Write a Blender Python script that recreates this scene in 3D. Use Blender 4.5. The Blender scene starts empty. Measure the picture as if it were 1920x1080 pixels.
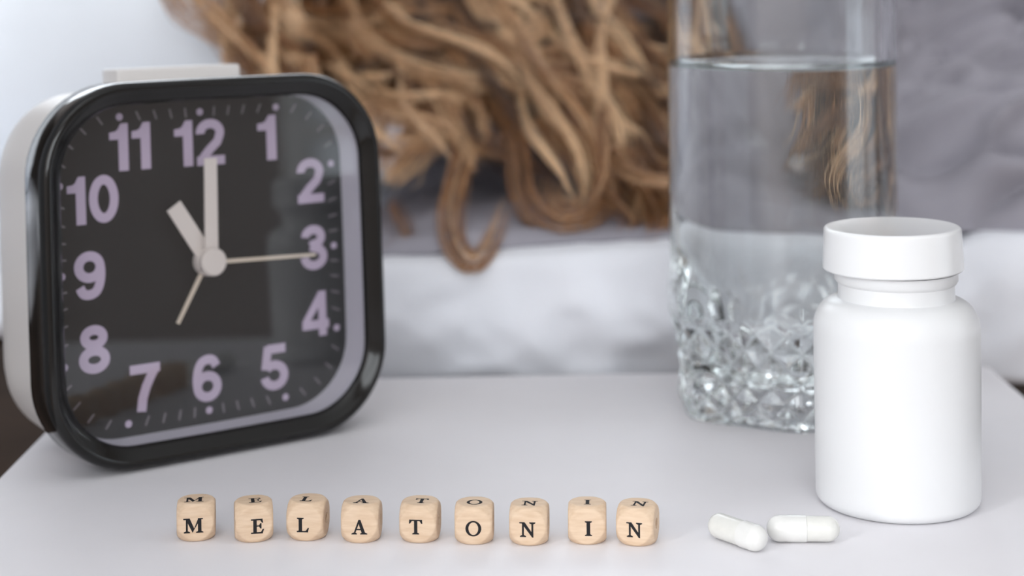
import bpy, bmesh, math, random
import numpy as np
from mathutils import Vector, Matrix, noise

random.seed(7)
rng = np.random.default_rng(11)
S = bpy.context.scene
COL = S.collection
PI = math.pi

# ------------------------------------------------------------------ camera
F, EYE, HORIZON, ROLL = 3300.0, 0.155, -70.0, 0.010
cam_data = bpy.data.cameras.new('camera')
cam = bpy.data.objects.new('camera', cam_data)
COL.objects.link(cam)
S.camera = cam
cam_data.sensor_width = 36.0
cam_data.lens = F / 1920 * 36.0
cam_data.shift_y = (HORIZON - 540) / 1920
cam_data.clip_start = 0.02
cam_data.clip_end = 50
cam.matrix_world = Matrix.Translation((0, 0, EYE)) @ Matrix.Rotation(PI / 2, 4, 'X') @ Matrix.Rotation(-ROLL, 4, 'Z')
cam_data.dof.use_dof = True
cam_data.dof.focus_distance = 0.476
cam_data.dof.aperture_fstop = 9.0
cam_data.dof.aperture_blades = 0


# ------------------------------------------------------------------ world, exposure
w = bpy.data.worlds.new('sky')
S.world = w
w.use_nodes = True
w.node_tree.nodes['Background'].inputs['Color'].default_value = (0.75, 0.85, 1.0, 1)
w.node_tree.nodes['Background'].inputs['Strength'].default_value = 0.6
S.view_settings.view_transform = 'Standard'
S.view_settings.look = 'None'
S.view_settings.exposure = 0.0
S.view_settings.gamma = 1.0
S.view_settings.use_curve_mapping = False
S.cycles.max_bounces = 24               # deep enough for the cut glass
S.cycles.transmission_bounces = 24
S.cycles.glossy_bounces = 8


def area_light(name, loc, target, sx, sy, radiance, color):
    d = bpy.data.lights.new(name, 'AREA')
    d.shape = 'RECTANGLE'
    d.size, d.size_y = sx, sy
    d.energy = radiance * PI * sx * sy
    d.color = color
    o = bpy.data.objects.new(name, d)
    COL.objects.link(o)
    o.location = loc
    dv = Vector(target) - Vector(loc)
    o.rotation_euler = dv.to_track_quat('-Z', 'Y').to_euler()
    return o


ROOM = (-1.7, 2.3, -1.6, 3.2, -0.5, 2.1)     # x0 x1 y0 y1 z0 z1
# daylight through the three windows (each lamp fills one window opening)
area_light('daylight_left', (-1.66, -0.675, 0.80), (2.0, -0.675, 0.80), 1.75, 1.3, 20.5, (0.94, 0.98, 1.0))
area_light('daylight_back', (-0.50, 3.16, 1.15), (-0.50, 0, 1.15), 2.2, 1.5, 4.6, (0.90, 0.95, 1.0))
area_light('daylight_front', (-0.05, -1.56, 0.85), (-0.05, 2.0, 0.85), 1.3, 1.2, 4.9, (0.95, 0.98, 1.0))
area_light('daylight_right', (2.26, 0.05, 0.62), (-2, 0.05, 0.62), 1.22, 1.9, 1.3, (0.88, 0.95, 1.0))


# ------------------------------------------------------------------ helpers
def lin(c):
    return tuple((x / 255 / 12.92) if x / 255 <= 0.04045 else ((x / 255 + 0.055) / 1.055) ** 2.4 for x in c)


def new_mat(name):
    m = bpy.data.materials.new(name)
    m.use_nodes = True
    nt = m.node_tree
    return m, nt, nt.nodes['Principled BSDF']


def mat(name, col, rough=0.5, spec=0.5, var=0.0, vscale=40, bump=0.0, bscale=200, coat=0.0, metal=0.0, sss=0.0, stretch=(1, 1, 1)):
    m, nt, b = new_mat(name)
    b.inputs['Base Color'].default_value = (*col, 1)
    b.inputs['Roughness'].default_value = rough
    b.inputs['Specular IOR Level'].default_value = spec
    b.inputs['Coat Weight'].default_value = coat
    b.inputs['Metallic'].default_value = metal
    if sss:
        b.inputs['Subsurface Weight'].default_value = sss
        b.inputs['Subsurface Radius'].default_value = (0.004, 0.003, 0.002)
        b.inputs['Subsurface Scale'].default_value = 1.0
    tc = nt.nodes.new('ShaderNodeTexCoord')
    mp = nt.nodes.new('ShaderNodeMapping')
    mp.inputs['Scale'].default_value = stretch
    nt.links.new(tc.outputs['Object'], mp.inputs['Vector'])
    if var:
        n = nt.nodes.new('ShaderNodeTexNoise')
        n.inputs['Scale'].default_value = vscale
        n.inputs['Detail'].default_value = 4
        nt.links.new(mp.outputs[0], n.inputs['Vector'])
        r = nt.nodes.new('ShaderNodeValToRGB')
        r.color_ramp.elements[0].position = 0.3
        r.color_ramp.elements[1].position = 0.7
        r.color_ramp.elements[0].color = (*[c * (1 - var) for c in col], 1)
        r.color_ramp.elements[1].color = (*[min(1, c * (1 + var * 0.6)) for c in col], 1)
        nt.links.new(n.outputs[0], r.inputs[0])
        nt.links.new(r.outputs[0], b.inputs['Base Color'])
    if bump:
        n2 = nt.nodes.new('ShaderNodeTexNoise')
        n2.inputs['Scale'].default_value = bscale
        n2.inputs['Detail'].default_value = 3
        nt.links.new(mp.outputs[0], n2.inputs['Vector'])
        bp = nt.nodes.new('ShaderNodeBump')
        bp.inputs['Strength'].default_value = bump
        bp.inputs['Distance'].default_value = 0.001
        nt.links.new(n2.outputs[0], bp.inputs['Height'])
        nt.links.new(bp.outputs[0], b.inputs['Normal'])
    return m


def link(name, me, m=None, parent=None, smooth=None):
    o = bpy.data.objects.new(name, me)
    COL.objects.link(o)
    if m is not None and not me.materials:
        me.materials.append(m)
    if parent is not None:
        o.parent = parent
    if smooth is not None:
        me.polygons.foreach_set('use_smooth', [True] * len(me.polygons))
        if smooth < 179:
            me.set_sharp_from_angle(angle=math.radians(smooth))
    return o


def pd(name, verts, faces, m=None, parent=None, smooth=None):
    me = bpy.data.meshes.new(name)
    me.from_pydata([tuple(v) for v in verts], [], [tuple(f) for f in faces])
    me.update()
    return link(name, me, m, parent, smooth)


def tag(o, label, cat, group=None):
    o['label'] = label
    o['category'] = cat
    if group:
        o['group'] = group
    return o


def thing(name, label, cat, loc=(0, 0, 0), rotz=0.0, group=None):
    o = bpy.data.objects.new(name, None)
    COL.objects.link(o)
    o.empty_display_size = 0.01
    o.location = loc
    o.rotation_euler = (0, 0, rotz)
    return tag(o, label, cat, group)


def box_mesh(name, x0, x1, y0, y1, z0, z1, bev=0.0, seg=3):
    bm = bmesh.new()
    bmesh.ops.create_cube(bm, size=1)
    for v in bm.verts:
        v.co = Vector(((x0 + x1) / 2 + v.co.x * (x1 - x0), (y0 + y1) / 2 + v.co.y * (y1 - y0), (z0 + z1) / 2 + v.co.z * (z1 - z0)))
    if bev:
        bmesh.ops.bevel(bm, geom=bm.edges[:], offset=bev, segments=seg, profile=0.5, affect='EDGES')
    me = bpy.data.meshes.new(name)
    bm.to_mesh(me)
    bm.free()
    return me


def box(name, x0, x1, y0, y1, z0, z1, m, parent=None, bev=0.0, seg=3, smooth=35):
    return link(name, box_mesh(name, x0, x1, y0, y1, z0, z1, bev, seg), m, parent, smooth if bev else None)


def lathe(name, prof, m, parent=None, n=128, smooth=40):
    """prof: list of (r, z) from bottom axis to top axis"""
    V, Fc = [], []
    rows = []
    for r, z in prof:
        if r < 1e-7:
            rows.append([len(V)])
            V.append((0, 0, z))
        else:
            rows.append(list(range(len(V), len(V) + n)))
            V += [(r * math.cos(2 * PI * k / n), r * math.sin(2 * PI * k / n), z) for k in range(n)]
    for a, b in zip(rows[:-1], rows[1:]):
        for k in range(n):
            k2 = (k + 1) % n
            if len(a) == 1 and len(b) == 1:
                continue
            if len(a) == 1:
                Fc.append((a[0], b[k2], b[k]))
            elif len(b) == 1:
                Fc.append((a[k], a[k2], b[0]))
            else:
                Fc.append((a[k], a[k2], b[k2], b[k]))
    return pd(name, V, Fc, m, parent, smooth)


def arc(cx, cz, r, a0, a1, n):
    return [(cx + r * math.cos(math.radians(a0 + (a1 - a0) * i / n)), cz + r * math.sin(math.radians(a0 + (a1 - a0) * i / n))) for i in range(n + 1)]


def fbm(x, y, z=0.0, o=4):
    return noise.fractal(Vector((x, y, z)), 1.0, 2.0, o, noise_basis='PERLIN_ORIGINAL')


def at(px, py, depth):
    """the place in the room that lies at a given depth along a line of sight (to lay out things measured from the photograph)"""
    sx, sy = px - 960, py - HORIZON
    lx, ly = sx - ROLL * sy, sy + ROLL * sx
    return Vector((lx / F * depth, depth, EYE - ly / F * depth))


# ------------------------------------------------------------------ materials
M = {}
M['paper'] = mat('white_laminate', (0.84, 0.82, 0.845), 0.55, 0.35, var=0.02, vscale=25, bump=0.05, bscale=300)
M['wall'] = mat('wall_paint', (0.33, 0.29, 0.27), 0.9, 0.2, var=0.03, vscale=3)
M['ceiling'] = mat('ceiling_paint', (0.75, 0.75, 0.75), 0.9, 0.2)
M['floor'] = mat('floor_wood', (0.16, 0.10, 0.065), 0.45, 0.4, var=0.35, vscale=6, stretch=(1, 8, 1))
M['darkwood'] = mat('dark_wood', (0.055, 0.035, 0.025), 0.45, 0.4, var=0.35, vscale=12, stretch=(1, 6, 6))
M['sheet'] = mat('white_linen', (0.86, 0.87, 0.92), 0.9, 0.15, var=0.03, vscale=30, bump=0.25, bscale=900)
M['pillow'] = mat('white_cotton', (0.80, 0.83, 0.88), 0.9, 0.15, var=0.02, vscale=20, bump=0.2, bscale=900)
M['duvet'] = mat('grey_linen', (0.35, 0.335, 0.375), 0.95, 0.1, var=0.08, vscale=25, bump=0.3, bscale=700)
M['bezel'] = mat('glossy_black_plastic', (0.008, 0.0075, 0.007), 0.12, 0.4, coat=0.0)
M['clockbody'] = mat('white_clock_plastic', (0.71, 0.68, 0.66), 0.4, 0.4)
M['dial'] = mat('black_dial', (0.008, 0.008, 0.009), 0.7, 0.2)
M['numeral'] = mat('lilac_print', (0.47, 0.39, 0.51), 0.8, 0.1)
M['tick'] = mat('grey_print', (0.20, 0.18, 0.20), 0.8, 0.1)
M['hand'] = mat('ivory_hands', (0.66, 0.60, 0.57), 0.5, 0.3)
M['handthin'] = mat('beige_hands', (0.62, 0.53, 0.44), 0.5, 0.3)
M['inner'] = mat('lilac_grey_plastic', (0.58, 0.56, 0.64), 0.5, 0.3)
M['bottle'] = mat('white_hdpe', (0.76, 0.76, 0.765), 0.32, 0.4, bump=0.03, bscale=500)
M['cap'] = mat('white_cap_plastic', (0.80, 0.80, 0.805), 0.22, 0.5)
M['ink'] = mat('black_ink', (0.018, 0.017, 0.019), 0.7, 0.2)
M['hole'] = mat('bored_wood', (0.42, 0.23, 0.09), 0.8, 0.1, var=0.2, vscale=300)
M['capsule'] = mat('white_gelatin', (0.75, 0.74, 0.70), 0.22, 0.5, var=0.03, vscale=500)
M['capsulecap'] = mat('white_gelatin_cap', (0.77, 0.76, 0.735), 0.18, 0.5, var=0.02, vscale=500)
M['skin'] = mat('skin', (0.62, 0.42, 0.33), 0.5, 0.4)
M['frame'] = mat('window_frame_white', (0.8, 0.8, 0.8), 0.4, 0.4)


def wood_mat():
    m, nt, b = new_mat('pale_beech')
    tc = nt.nodes.new('ShaderNodeTexCoord')
    oi = nt.nodes.new('ShaderNodeObjectInfo')
    ad = nt.nodes.new('ShaderNodeVectorMath')
    sc = nt.nodes.new('ShaderNodeVectorMath')
    sc.operation = 'SCALE'
    nt.links.new(oi.outputs['Location'], sc.inputs[0])
    sc.inputs['Scale'].default_value = 37.0
    nt.links.new(tc.outputs['Object'], ad.inputs[0])
    nt.links.new(sc.outputs[0], ad.inputs[1])
    mp = nt.nodes.new('ShaderNodeMapping')
    mp.inputs['Scale'].default_value = (90, 350, 500)
    nt.links.new(ad.outputs[0], mp.inputs[0])
    n = nt.nodes.new('ShaderNodeTexNoise')
    n.inputs['Scale'].default_value = 2.2
    n.inputs['Detail'].default_value = 5
    nt.links.new(mp.outputs[0], n.inputs['Vector'])
    r = nt.nodes.new('ShaderNodeValToRGB')
    r.color_ramp.elements[0].position = 0.3
    r.color_ramp.elements[0].color = (0.68, 0.49, 0.335, 1)
    r.color_ramp.elements[1].position = 0.68
    r.color_ramp.elements[1].color = (0.77, 0.59, 0.43, 1)
    nt.links.new(n.outputs[0], r.inputs[0])
    nt.links.new(r.outputs[0], b.inputs['Base Color'])
    b.inputs['Roughness'].default_value = 0.6
    b.inputs['Specular IOR Level'].default_value = 0.3
    bp = nt.nodes.new('ShaderNodeBump')
    bp.inputs['Strength'].default_value = 0.15
    bp.inputs['Distance'].default_value = 0.0002
    nt.links.new(n.outputs[0], bp.inputs['Height'])
    nt.links.new(bp.outputs[0], b.inputs['Normal'])
    return m


M['wood'] = wood_mat()


def glass_mat(name, ior, col=(1, 1, 1), rough=0.0):
    m = bpy.data.materials.new(name)
    m.use_nodes = True
    nt = m.node_tree
    nt.nodes.clear()
    out = nt.nodes.new('ShaderNodeOutputMaterial')
    g = nt.nodes.new('ShaderNodeBsdfGlass')
    g.inputs['IOR'].default_value = ior
    g.inputs['Color'].default_value = (*col, 1)
    g.inputs['Roughness'].default_value = rough
    nt.links.new(g.outputs[0], out.inputs[0])
    return m


M['glass'] = glass_mat('clear_glass', 1.5, (0.99, 1.0, 1.0))
M['water'] = glass_mat('water', 1.333)


def pane_mat():
    m = bpy.data.materials.new('thin_clear_cover')
    m.use_nodes = True
    nt = m.node_tree
    nt.nodes.clear()
    out = nt.nodes.new('ShaderNodeOutputMaterial')
    mx = nt.nodes.new('ShaderNodeMixShader')
    fr = nt.nodes.new('ShaderNodeFresnel')
    # both faces of the thin cover reflect alike (the back face takes the inverse index)
    ge = nt.nodes.new('ShaderNodeNewGeometry')
    io = nt.nodes.new('ShaderNodeMapRange')
    io.inputs['To Min'].default_value = 1.55
    io.inputs['To Max'].default_value = 1 / 1.55
    nt.links.new(ge.outputs['Backfacing'], io.inputs['Value'])
    nt.links.new(io.outputs[0], fr.inputs['IOR'])
    t = nt.nodes.new('ShaderNodeBsdfTransparent')
    g = nt.nodes.new('ShaderNodeBsdfGlossy')
    g.inputs['Roughness'].default_value = 0.015
    nt.links.new(fr.outputs[0], mx.inputs[0])
    nt.links.new(t.outputs[0], mx.inputs[1])
    nt.links.new(g.outputs[0], mx.inputs[2])
    nt.links.new(mx.outputs[0], out.inputs[0])
    return m


M['pane'] = pane_mat()


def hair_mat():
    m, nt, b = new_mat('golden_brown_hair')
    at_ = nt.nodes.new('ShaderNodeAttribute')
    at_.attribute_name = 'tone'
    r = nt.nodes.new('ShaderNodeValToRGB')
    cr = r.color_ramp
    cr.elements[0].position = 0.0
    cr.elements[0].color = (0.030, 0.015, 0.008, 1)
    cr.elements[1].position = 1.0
    cr.elements[1].color = (1.0, 0.69, 0.41, 1)  # pale end brightened so lock colour carries the highlights
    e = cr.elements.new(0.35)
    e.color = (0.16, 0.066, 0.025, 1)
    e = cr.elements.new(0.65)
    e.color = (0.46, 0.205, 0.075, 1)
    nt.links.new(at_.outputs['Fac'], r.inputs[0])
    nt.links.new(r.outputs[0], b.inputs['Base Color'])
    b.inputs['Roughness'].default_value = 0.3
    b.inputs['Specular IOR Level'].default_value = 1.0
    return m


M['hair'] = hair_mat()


# ------------------------------------------------------------------ the room
def struct(o):
    o['kind'] = 'structure'
    return o


x0, x1, y0, y1, z0, z1 = ROOM
T = 0.1
struct(box('floor', x0 - T, x1 + T, y0 - T, y1 + T, z0 - T, z0, M['floor']))
struct(box('ceiling', x0 - T, x1 + T, y0 - T, y1 + T, z1, z1 + T, M['ceiling']))


def holed_wall(name, axis, pos, out, a0, a1, h):
    """wall with one opening; h = (b0, b1, c0, c1) along the wall and in height"""
    me = bpy.data.meshes.new(name)
    bm = bmesh.new()
    b0, b1, c0, c1 = h
    rects = [(a0, b0, z0, z1), (b1, a1, z0, z1), (b0, b1, c1, z1)]
    if c0 > z0 + 1e-4:
        rects.append((b0, b1, z0, c0))
    p0, p1 = min(pos, out), max(pos, out)
    for r in rects:
        q = bmesh.ops.create_cube(bm, size=1)['verts']
        for v in q:
            s, t_, hgt = v.co.x + .5, v.co.y + .5, v.co.z + .5
            al = r[0] + s * (r[1] - r[0])
            th = p0 + t_ * (p1 - p0)
            zz = r[2] + hgt * (r[3] - r[2])
            v.co = (th, al, zz) if axis == 'x' else (al, th, zz)
    bm.to_mesh(me)
    bm.free()
    return struct(link(name, me, M['wall']))


holed_wall('wall_left', 'x', x0, x0 - T, y0, y1, (-1.55, 0.20, 0.15, 1.45))
holed_wall('wall_back', 'y', y1, y1 + T, x0, x1, (-1.60, 0.60, 0.40, 1.90))
holed_wall('wall_front', 'y', y0, y0 - T, x0, x1, (-0.70, 0.60, 0.25, 1.45))
holed_wall('wall_right', 'x', x1, x1 + T, y0, y1, (-0.56, 0.66, -0.33, 1.57))


def window_frame(name, axis, pos, b0, b1, c0, c1, bars_h=(), bars_v=()):
    bm = bmesh.new()
    t, d = 0.05, 0.03

    def bar(l0, l1, h0, h1):
        q = bmesh.ops.create_cube(bm, size=1)['verts']
        for v in q:
            al = (l0 + l1) / 2 + v.co.x * (l1 - l0)
            th = pos + v.co.y * d
            zz = (h0 + h1) / 2 + v.co.z * (h1 - h0)
            v.co = (th, al, zz) if axis == 'x' else (al, th, zz)
    bar(b0, b0 + t, c0, c1)
    bar(b1 - t, b1, c0, c1)
    bar(b0 + t, b1 - t, c0, c0 + t)
    bar(b0 + t, b1 - t, c1 - t, c1)
    for f_ in bars_v:
        c = b0 + (b1 - b0) * f_
        bar(c - t / 2, c + t / 2, c0 + t, c1 - t)
    for f_ in bars_h:
        c = c0 + (c1 - c0) * f_
        bar(b0 + t, b1 - t, c - t / 3, c + t / 3)
    me = bpy.data.meshes.new(name)
    bm.to_mesh(me)
    bm.free()
    return struct(link(name, me, M['frame']))


window_frame('window_1', 'x', x0 + 0.06, -1.55, 0.20, 0.15, 1.45, bars_v=(0.5,))
window_frame('window_2', 'y', y1 - 0.06, -1.60, 0.60, 0.40, 1.90, bars_v=(0.5,))
window_frame('window_4', 'y', y0 + 0.06, -0.70, 0.60, 0.25, 1.45, bars_v=(0.5,))
window_frame('window_3', 'x', x1 - 0.06, -0.56, 0.66, -0.33, 1.57, bars_h=(0.22, 0.27))



def make_shade_curtain():  # unseen cloth, added to block window light from the table's left side
    c = thing('shade_curtain', 'added white cloth hung ceiling to floor out of view, shading the table', 'shade_curtain', (-0.47, 0.30, z0))
    n, V, Fc = 160, [], []
    for j in range(13):
        for i in range(n + 1):
            y = -0.30 + 0.67 * i / n
            V.append((0.018 * math.sin(i / n * 2 * PI * 9) * (0.7 + 0.3 * j / 12) + 0.006 * fbm(y * 9, j * 0.2), y, 0.015 + (z1 - z0 - 0.06) * j / 12))
    for j in range(12):
        for i in range(n):
            a = j * (n + 1) + i
            Fc.append((a, a + 1, a + n + 2, a + n + 1))
    o = pd('cloth', V, Fc, M['pillow'], c, 180)
    sm = o.modifiers.new('thickness', 'SOLIDIFY')
    sm.thickness = 0.002
    box('rail', -0.012, 0.012, -0.34, 0.40, z1 - z0 - 0.045, z1 - z0, M['frame'], c, 0.002)


make_shade_curtain()

# ------------------------------------------------------------------ nightstand
TX0, TX1 = -0.158, 0.180
night = thing('nightstand', 'white bedside table carrying the clock, bottle, glass and letter cubes', 'table', (0.011, 0.48, -0.5))


def nightstand():
    bm = bmesh.new()
    pts = [(TX0, 0.30), (TX1, 0.30), (TX1, 0.668), (TX0, 0.656)]
    vb = [bm.verts.new((x - 0.011, y - 0.48, 0.5 - 0.018)) for x, y in pts]
    vt = [bm.verts.new((x - 0.011, y - 0.48, 0.5)) for x, y in pts]
    bm.faces.new(vb[::-1])
    bm.faces.new(vt)
    for k in range(4):
        bm.faces.new((vb[k], vb[(k + 1) % 4], vt[(k + 1) % 4], vt[k]))
    bmesh.ops.bevel(bm, geom=bm.edges[:], offset=0.0015, segments=3, profile=0.5, affect='EDGES')
    me = bpy.data.meshes.new('top')
    bm.to_mesh(me)
    bm.free()
    link('top', me, M['paper'], night, 35)
    box('cabinet', -0.155, 0.155, -0.165, 0.165, 0.05, 0.481, M['paper'], night, 0.002)
    d = box('drawer', -0.145, 0.145, -0.178, -0.166, 0.30, 0.465, M['paper'], night, 0.002)
    lathe('knob', [(0, 0), (0.006, 0), (0.005, 0.012), (0.011, 0.016), (0.011, 0.022), (0, 0.024)], M['bezel'], d, 24).matrix_local = \
        Matrix.Translation((0, -0.178, 0.385)) @ Matrix.Rotation(PI / 2, 4, 'X')
    for sx in (-1, 1):
        for sy in (-1, 1):
            box('leg', sx * 0.135 - 0.014, sx * 0.135 + 0.014, sy * 0.145 - 0.014, sy * 0.145 + 0.014, 0, 0.05, M['paper'], night, 0.002)


nightstand()

# ------------------------------------------------------------------ bed
BX0, BX1, BY0, BY1 = -0.62, 1.40, 0.695, 1.62
bed = thing('bed', 'low bed with dark wooden rail behind the bedside table', 'bed', (0.4, 1.15, -0.5))
L = Vector((-0.4, -1.15, 0.5))


def bedbox(name, a, b, c, d, e, f_, bev=0.004):
    return box(name, a + L.x, b + L.x, c + L.y, d + L.y, e + L.z, f_ + L.z, M['darkwood'], bed, bev)


bedbox('side_rail', BX0, BX1, BY0 + 0.010, BY0 + 0.03, -0.22, 0.006)
bedbox('side_rail', BX0, BX1, BY1 - 0.03, BY1, -0.22, -0.05)
bedbox('footboard', BX1, BX1 + 0.03, BY0 + 0.006, BY1, -0.24, 0.10)
bedbox('headboard', BX0 - 0.03, BX0, BY0 + 0.006, BY1, -0.24, 0.36)
bedbox('slatted_base', BX0, BX1, BY0 + 0.03, BY1 - 0.03, -0.17, -0.125)
for xx in (BX0 + 0.03, BX1 - 0.03):
    for yy in (BY0 + 0.05, BY1 - 0.05):
        bedbox('leg', xx - 0.03, xx + 0.03, yy - 0.03, yy + 0.03, -0.5, -0.17)

mattress = box('mattress', BX0 + 0.01, BX1 - 0.01, BY0 + 0.032, BY1 - 0.035, -0.124, 0.026, M['sheet'], None, 0.02, 5)
tag(mattress, 'thick white mattress on the wooden bed under the white sheet', 'mattress')


def wrinkle(u, v, s=1.0):
    """soft diagonal creases"""
    a = fbm(u * 9 + v * 7, v * 5 - u * 3, 1.3, 4)
    b = 1 - abs(fbm(u * 14 - v * 20, v * 9 + u * 7, 5.1, 3)) * 2.2
    c = 1 - abs(fbm(u * 20 + v * 16, v * 12 - u * 11, 9.4, 3)) * 2.2
    return s * (a * 0.5 + 0.5 * max(0, b) ** 2 + 0.4 * max(0, c) ** 2)


def make_sheet():
    nx, nt_ = 420, 90
    V, Fc = [], []
    for j in range(nt_ + 1):
        t = j / nt_
        for i in range(nx + 1):
            X = BX0 + 0.005 + (BX1 - BX0 - 0.01) * i / nx
            top = 0.0385 + 0.005 * math.tanh(X * 14) + 0.0015 * fbm(X * 9, 2.0)
            lump = 0.002 * math.exp(-((X - 0.205) / 0.03) ** 2) - 0.009 * math.exp(-((X - 0.165) / 0.014) ** 2)
            hem = -0.011 + 0.003 * fbm(X * 12, 7.7) + 0.021 / (1 + math.exp((X + 0.13) / 0.012))
            s = t * 0.34                      # arc length from inside the bed to the hem
            lf = 0.05
            if s > 0.34 - lf - 0.008:          # rounded edge, then the hanging face
                q = s - (0.34 - lf - 0.008)
                if q < 0.008:
                    a = q / 0.008 * PI / 2
                    Y = BY0 + 0.005 - 0.005 * math.sin(a) - 0.0
                    Z = top - 0.005 + 0.005 * math.cos(a)
                else:
                    k = (q - 0.008) / lf
                    Y = BY0 - 0.004 * math.sin(k * PI)
                    Z = (top - 0.005) * (1 - k) + hem * k
                face = min(1, q / 0.012)
                Y -= face * (0.0075 * wrinkle(X, Z) + 4 * max(0, lump) * math.sin(min(1, q / (lf)) * PI * 0.8 + 0.3))
                Z += (1 - min(1, max(0, q - 0.008) / lf)) * lump
            else:
                Y = BY0 + 0.005 + (0.34 - lf - 0.008 - s)
                Z = top + 0.0022 * wrinkle(X, Y) * min(1, (Y - BY0) / 0.03) + lump * math.exp(-((Y - BY0) / 0.05) ** 2)
            V.append((X, Y, Z))
    for j in range(nt_):
        for i in range(nx):
            a = j * (nx + 1) + i
            Fc.append((a, a + nx + 1, a + nx + 2, a + 1))
    o = pd('bed_sheet', V, Fc, M['sheet'], None, 180)
    sm = o.modifiers.new('thickness', 'SOLIDIFY')
    sm.thickness = 0.0012
    sm.offset = -1
    tag(o, 'white wrinkled bed sheet hanging over the bed edge behind the table', 'sheet')
    return o


make_sheet()


def make_pillow():
    n = 90
    hx, hy, hz = 0.235, 0.24, 0.085
    V, Fc = [], []
    for side in (1, -1):
        for j in range(n + 1):
            for i in range(n + 1):
                u, v = i / n * 2 - 1, j / n * 2 - 1
                e = ((1 - u ** 4) * (1 - v ** 4)) ** 0.45 if abs(u) < 1 and abs(v) < 1 else 0
                pin = 1 - 0.10 * (u * u * v * v)
                x = u * hx * pin * (1 - 0.04 * (1 - v * v) * 0)
                y = v * hy * pin
                z = side * hz * e
                if side > 0:
                    z += 0.006 * e * fbm(u * 2.4, v * 2.4, 3.0, 3) + 0.003 * e * max(0, 1 - abs(fbm(u * 4, v * 4, 8)) * 3)
                V.append((x, y, z))
    k = (n + 1) ** 2
    for j in range(n):
        for i in range(n):
            a = j * (n + 1) + i
            Fc.append((a, a + 1, a + n + 2, a + n + 1))
            Fc.append((k + a, k + a + n + 1, k + a + n + 2, k + a + 1))
    me = bpy.data.meshes.new('pillow')
    me.from_pydata(V, [], Fc)
    bm = bmesh.new()
    bm.from_mesh(me)
    bmesh.ops.remove_doubles(bm, verts=bm.verts[:], dist=1e-5)
    bm.to_mesh(me)
    bm.free()
    o = link('pillow', me, M['pillow'], None, 180)
    o.matrix_world = Matrix.Translation((-0.305, 1.06, 0.122)) @ Matrix.Rotation(0.10, 4, 'X') @ Matrix.Rotation(0.05, 4, 'Z')
    tag(o, 'plump white pillow on the bed behind the alarm clock', 'pillow')


make_pillow()


def make_duvet():
    nx, ny = 330, 200
    X0, X1_, Y0, Y1_ = -0.065, 1.30, 0.712, 1.60
    V, Fc = [], []
    for j in range(ny + 1):
        v = (j / ny) ** 1.5
        for i in range(nx + 1):
            u = i / nx
            X = X0 + (X1_ - X0) * u
            Y = Y0 + (Y1_ - Y0) * v + 0.012 * fbm(X * 6, 3.0) * (1 - v)
            body = 0.105 * math.exp(-((Y - 1.16) / 0.15) ** 2)
            side = 1 / (1 + math.exp(-(X - 0.165 - 0.3 * max(0, Y - 0.9)) / 0.03))
            rise = (1 - math.exp(-max(0, Y - 0.712) / 0.075)) * side + (1 - side) * (0.5 + 0.5 * math.tanh((Y - 0.96) / 0.05))
            Z = 0.0440 + 0.006 * side + 0.078 * rise + body * rise
            w1 = abs(math.sin(PI * (Z * 40 + X * 6 + (Y - 0.8) * 5 + 1.6 * fbm(X * 13, Z * 10 + Y * 3, 0.4, 2)))) ** 0.65
            w2 = 1 - abs(fbm(X * 15 + 4.7, Y * 22 + Z * 24 - X * 7, 6.2, 2)) * 2.5
            w3 = fbm(X * 24, Y * 34, 1.0, 3)
            amp = (0.25 + 0.75 * max(side, rise)) * min(1, 0.3 + (Y - 0.712) * 14) * (0.042 * w1 * (0.7 + 0.9 * fbm(X * 9, Z * 16, 7.0, 2)) + 0.020 * max(0, w2) ** 1.2 + 0.006 * w3)
            Z += 0.65 * amp * (0.4 + 0.6 * max(side, rise))
            Y -= 0.85 * amp * side
            ed = min(1, (j / ny) / 0.05)
            e0 = 0.0400 + 0.005 * math.tanh(X * 14)
            Z = e0 + (Z - e0) * math.sin(ed * PI / 2)
            eu = min(1, u / 0.03, (1 - u) / 0.02)
            Z = e0 + (Z - e0) * math.sqrt(max(0.0, eu))
            V.append((X, Y, Z))
    for j in range(ny):
        for i in range(nx):
            a = j * (nx + 1) + i
            Fc.append((a, a + 1, a + nx + 2, a + nx + 1))
    o = pd('duvet', V, Fc, M['duvet'], None, 180)
    sm = o.modifiers.new('thickness', 'SOLIDIFY')
    sm.thickness = 0.003
    sm.offset = -1
    tag(o, 'crumpled lilac grey linen duvet on the bed behind the water glass', 'duvet')


make_duvet()

# ------------------------------------------------------------------ person (only the hair shows)
HEAD = Vector((-0.035, 1.02, 0.185))
person = thing('person', 'person lying in bed under the grey duvet, only long wavy golden brown hair showing', 'person', (HEAD.x, HEAD.y, 0.06))


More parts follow.
